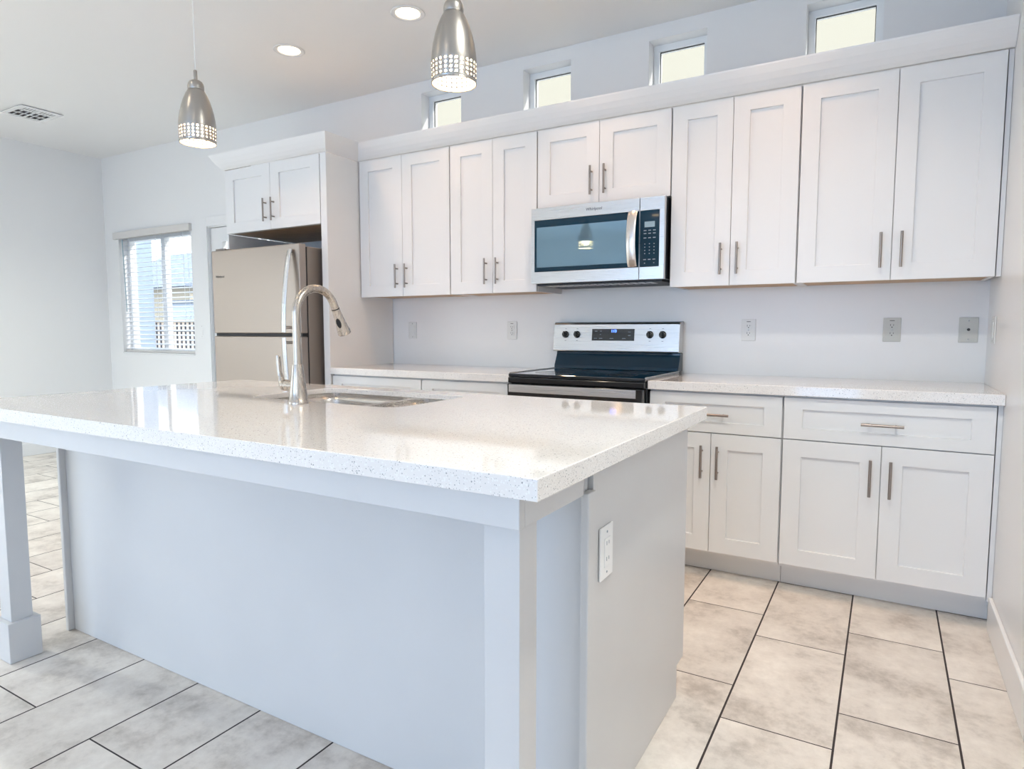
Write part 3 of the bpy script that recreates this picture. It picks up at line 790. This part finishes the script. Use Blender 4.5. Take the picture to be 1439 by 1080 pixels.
p1.location = (-1.437, -2.13, 1.818)
p2 = dup(p1, (-2.553, -2.13, 1.818), 'farther nickel pendant with pierced shade, hanging over the left half of the island')

# ------------------------------------------------------------------ downlights and vent
def beam(loc, power, col=(1, .92, .82)):
    l = bpy.data.lights.new('downlight_beam', 'AREA'); l.shape = 'DISK'; l.size = .11; l.energy = power
    l.color = col; l.spread = math.radians(95 if loc[1] > -1 else 140)
    o = bpy.data.objects.new('downlight_beam', l); COL.objects.link(o); o.location = (loc[0], loc[1], H-.008)
def downlight(x, y, label):
    t = thing('recessed_light', label, 'ceiling light', (x, y, H), 'recessed ceiling lights')
    bm = NB(); lathe(bm, [(.088, H-.0005), (.092, H-.003), (.088, H-.006), (.070, H-.0065), (.064, H-.003), (.064, H-.001)], 40, (x, y, 0))
    finish('trim_ring', bm, TRIM, t, smooth=True)
    finish('lens', lathe(NB(), [(.0635, H-.002), (.055, H-.0045), (.0005, H-.0055)], 36, (x, y, 0)), LENS, t, smooth=True)
    return t
d1 = downlight(-2.671, -.794, 'round recessed ceiling light nearest the right pendant'); beam((-2.671, -.794), 1.6, (1, .60, .34))
for x, y, lb in ((-2.4, -4.5, 'added unseen ceiling light behind the camera on the right'), (-4.3, -4.5, 'added unseen ceiling light behind the island on the left'), (-1.0, -4.5, 'added unseen ceiling light nearest the right wall behind the camera'), (-6.0, -3.0, 'added unseen ceiling light over the open floor at left'), (-.48, -2.35, 'added unseen ceiling light over the aisle by the right wall'), (-1.6, -3.6, 'added unseen ceiling light just left of the camera'), (-2.8, -3.0, 'added unseen ceiling light above the front of the island'), (-4.4, -3.0, 'added unseen ceiling light left of the island'), (-1.2, -6.6, 'added unseen ceiling light farthest back at right'), (-6.0, -5.6, 'added unseen ceiling light farthest back at left'), (-3.4, -6.6, 'added unseen ceiling light nearest the patio door'), (-3.583, -.794, 'round recessed ceiling light between the two pendants'), (-1.76, -.794, 'round recessed ceiling light above the microwave'), (-.85, -.794, 'round recessed ceiling light above the right counter')):  # all but the row along the cabinets are unseen lights added for fill
    dup(d1, (x, y, H), lb); beam((x, y), *((1.6, (1, .60, .34)) if y > -1 else ((13, (1, 1, .92)) if x > -.6 else ((34, (.93, 1, .95)) if x < -5.5 else (.4,)))))  # strong beams over the aisle and far left are added fill
t = thing('ceiling_vent', 'white rectangular air vent in the ceiling above the far left', 'vent', (-6.22, -1.01, H))
vx0, vx1, vy0, vy1 = -6.387, -6.056, -1.155, -.865
cells = []
for i in range(3):
    for j in range(2):
        a = vx0+.035+i*.090; b = vy0+.035+j*.115
        cells.append(rect(a, a+.080, b, b+.105))
finish('frame', plate_holes(rect(vx0, vx1, vy0, vy1), cells, 'XY', H-.010, H-.004), TRIM, t, bevel=.001)
finish('duct', B(vx0+.01, vx1-.01, vy0+.01, vy1-.01, H-.0035, H-.0006), DUCT, t)
bm = NB()
for i in range(3):
    for j in range(2):
        a = vx0+.035+i*.090; b = vy0+.035+j*.115
        for k in range(5):
            if i < 2:
                if k in (1, 3) : box(bm, a, a+.080, b+.010+k*.021, b+.014+k*.021, H-.0095, H-.004)
            else:
                box(bm, a, a+.080, b+.002+k*.021, b+.016+k*.021, H-.0075, H-.006)
finish('louvres', bm, TRIM, t)

# ------------------------------------------------------------------ outside
struct(finish('ground', B(-40, 12, -30, 40, -.35, -.15), CONC))
t = thing('neighbor_house', 'cream stucco house outside behind the high windows', 'house', (-1, 5, -.15))
finish('wall', B(-6.0, 6.5, 3.6, 9, -.15, 5.0), STUCCO, t)
finish('roof', B(-6.3, 6.8, 3.3, 9.4, 5.0, 5.2), ROOF, t)
t = thing('garden_house', 'low house with grey roof seen through the window blind', 'house', (-17, 9, -.15))
finish('wall', B(-23.5, -19.4, 9.0, 13, -.15, 2.5), STUCCO, t)
bm = prism_x(-23.9, -19.1, [(8.6, 2.5), (13.4, 2.5), (11.0, 3.9)]); finish('roof', bm, ROOF, t)
t = thing('garden_shed', 'pale blue shed beyond the tan garden wall outside the window', 'shed', (-16, 8, -.15))
finish('wall', B(-18.2, -14.5, 7.5, 9, -.15, 1.9), BLUEP, t)
finish('roof', B(-18.3, -14.4, 7.4, 9.1, 1.9, 1.98), ROOF, t)
t = thing('garden_wall', 'tan garden wall behind the iron fence outside the window', 'wall', (-13, 6.5, -.15))
finish('wall', B(-20, -9.0, 6.5, 6.7, -.15, 1.35), TAN, t)
finish('coping', B(-20.1, -8.9, 6.45, 6.75, 1.352, 1.42), STUCCO, t)
t = thing('iron_fence', 'black iron picket fence outside the window', 'fence', (-11, 3.2, -.15))
bm = NB()
for z in (.1, 1.12): box(bm, -15, -7.6, 3.185, 3.215, z, z+.04)
finish('rails', bm, IRON, t)
for k in range(60):
    x = -14.8 + k*.12
    finish('picket', B(x, x+.022, 3.19, 3.21, -.15, 1.28), IRON, t)
t = thing('patio_post', 'pale blue white patio post outside the left side of the window', 'post', (-9.3, 1.45, -.15))
finish('shaft', B(-9.45, -9.15, 1.3, 1.66, -.15, 3.2), BLUEP, t, bevel=.005)
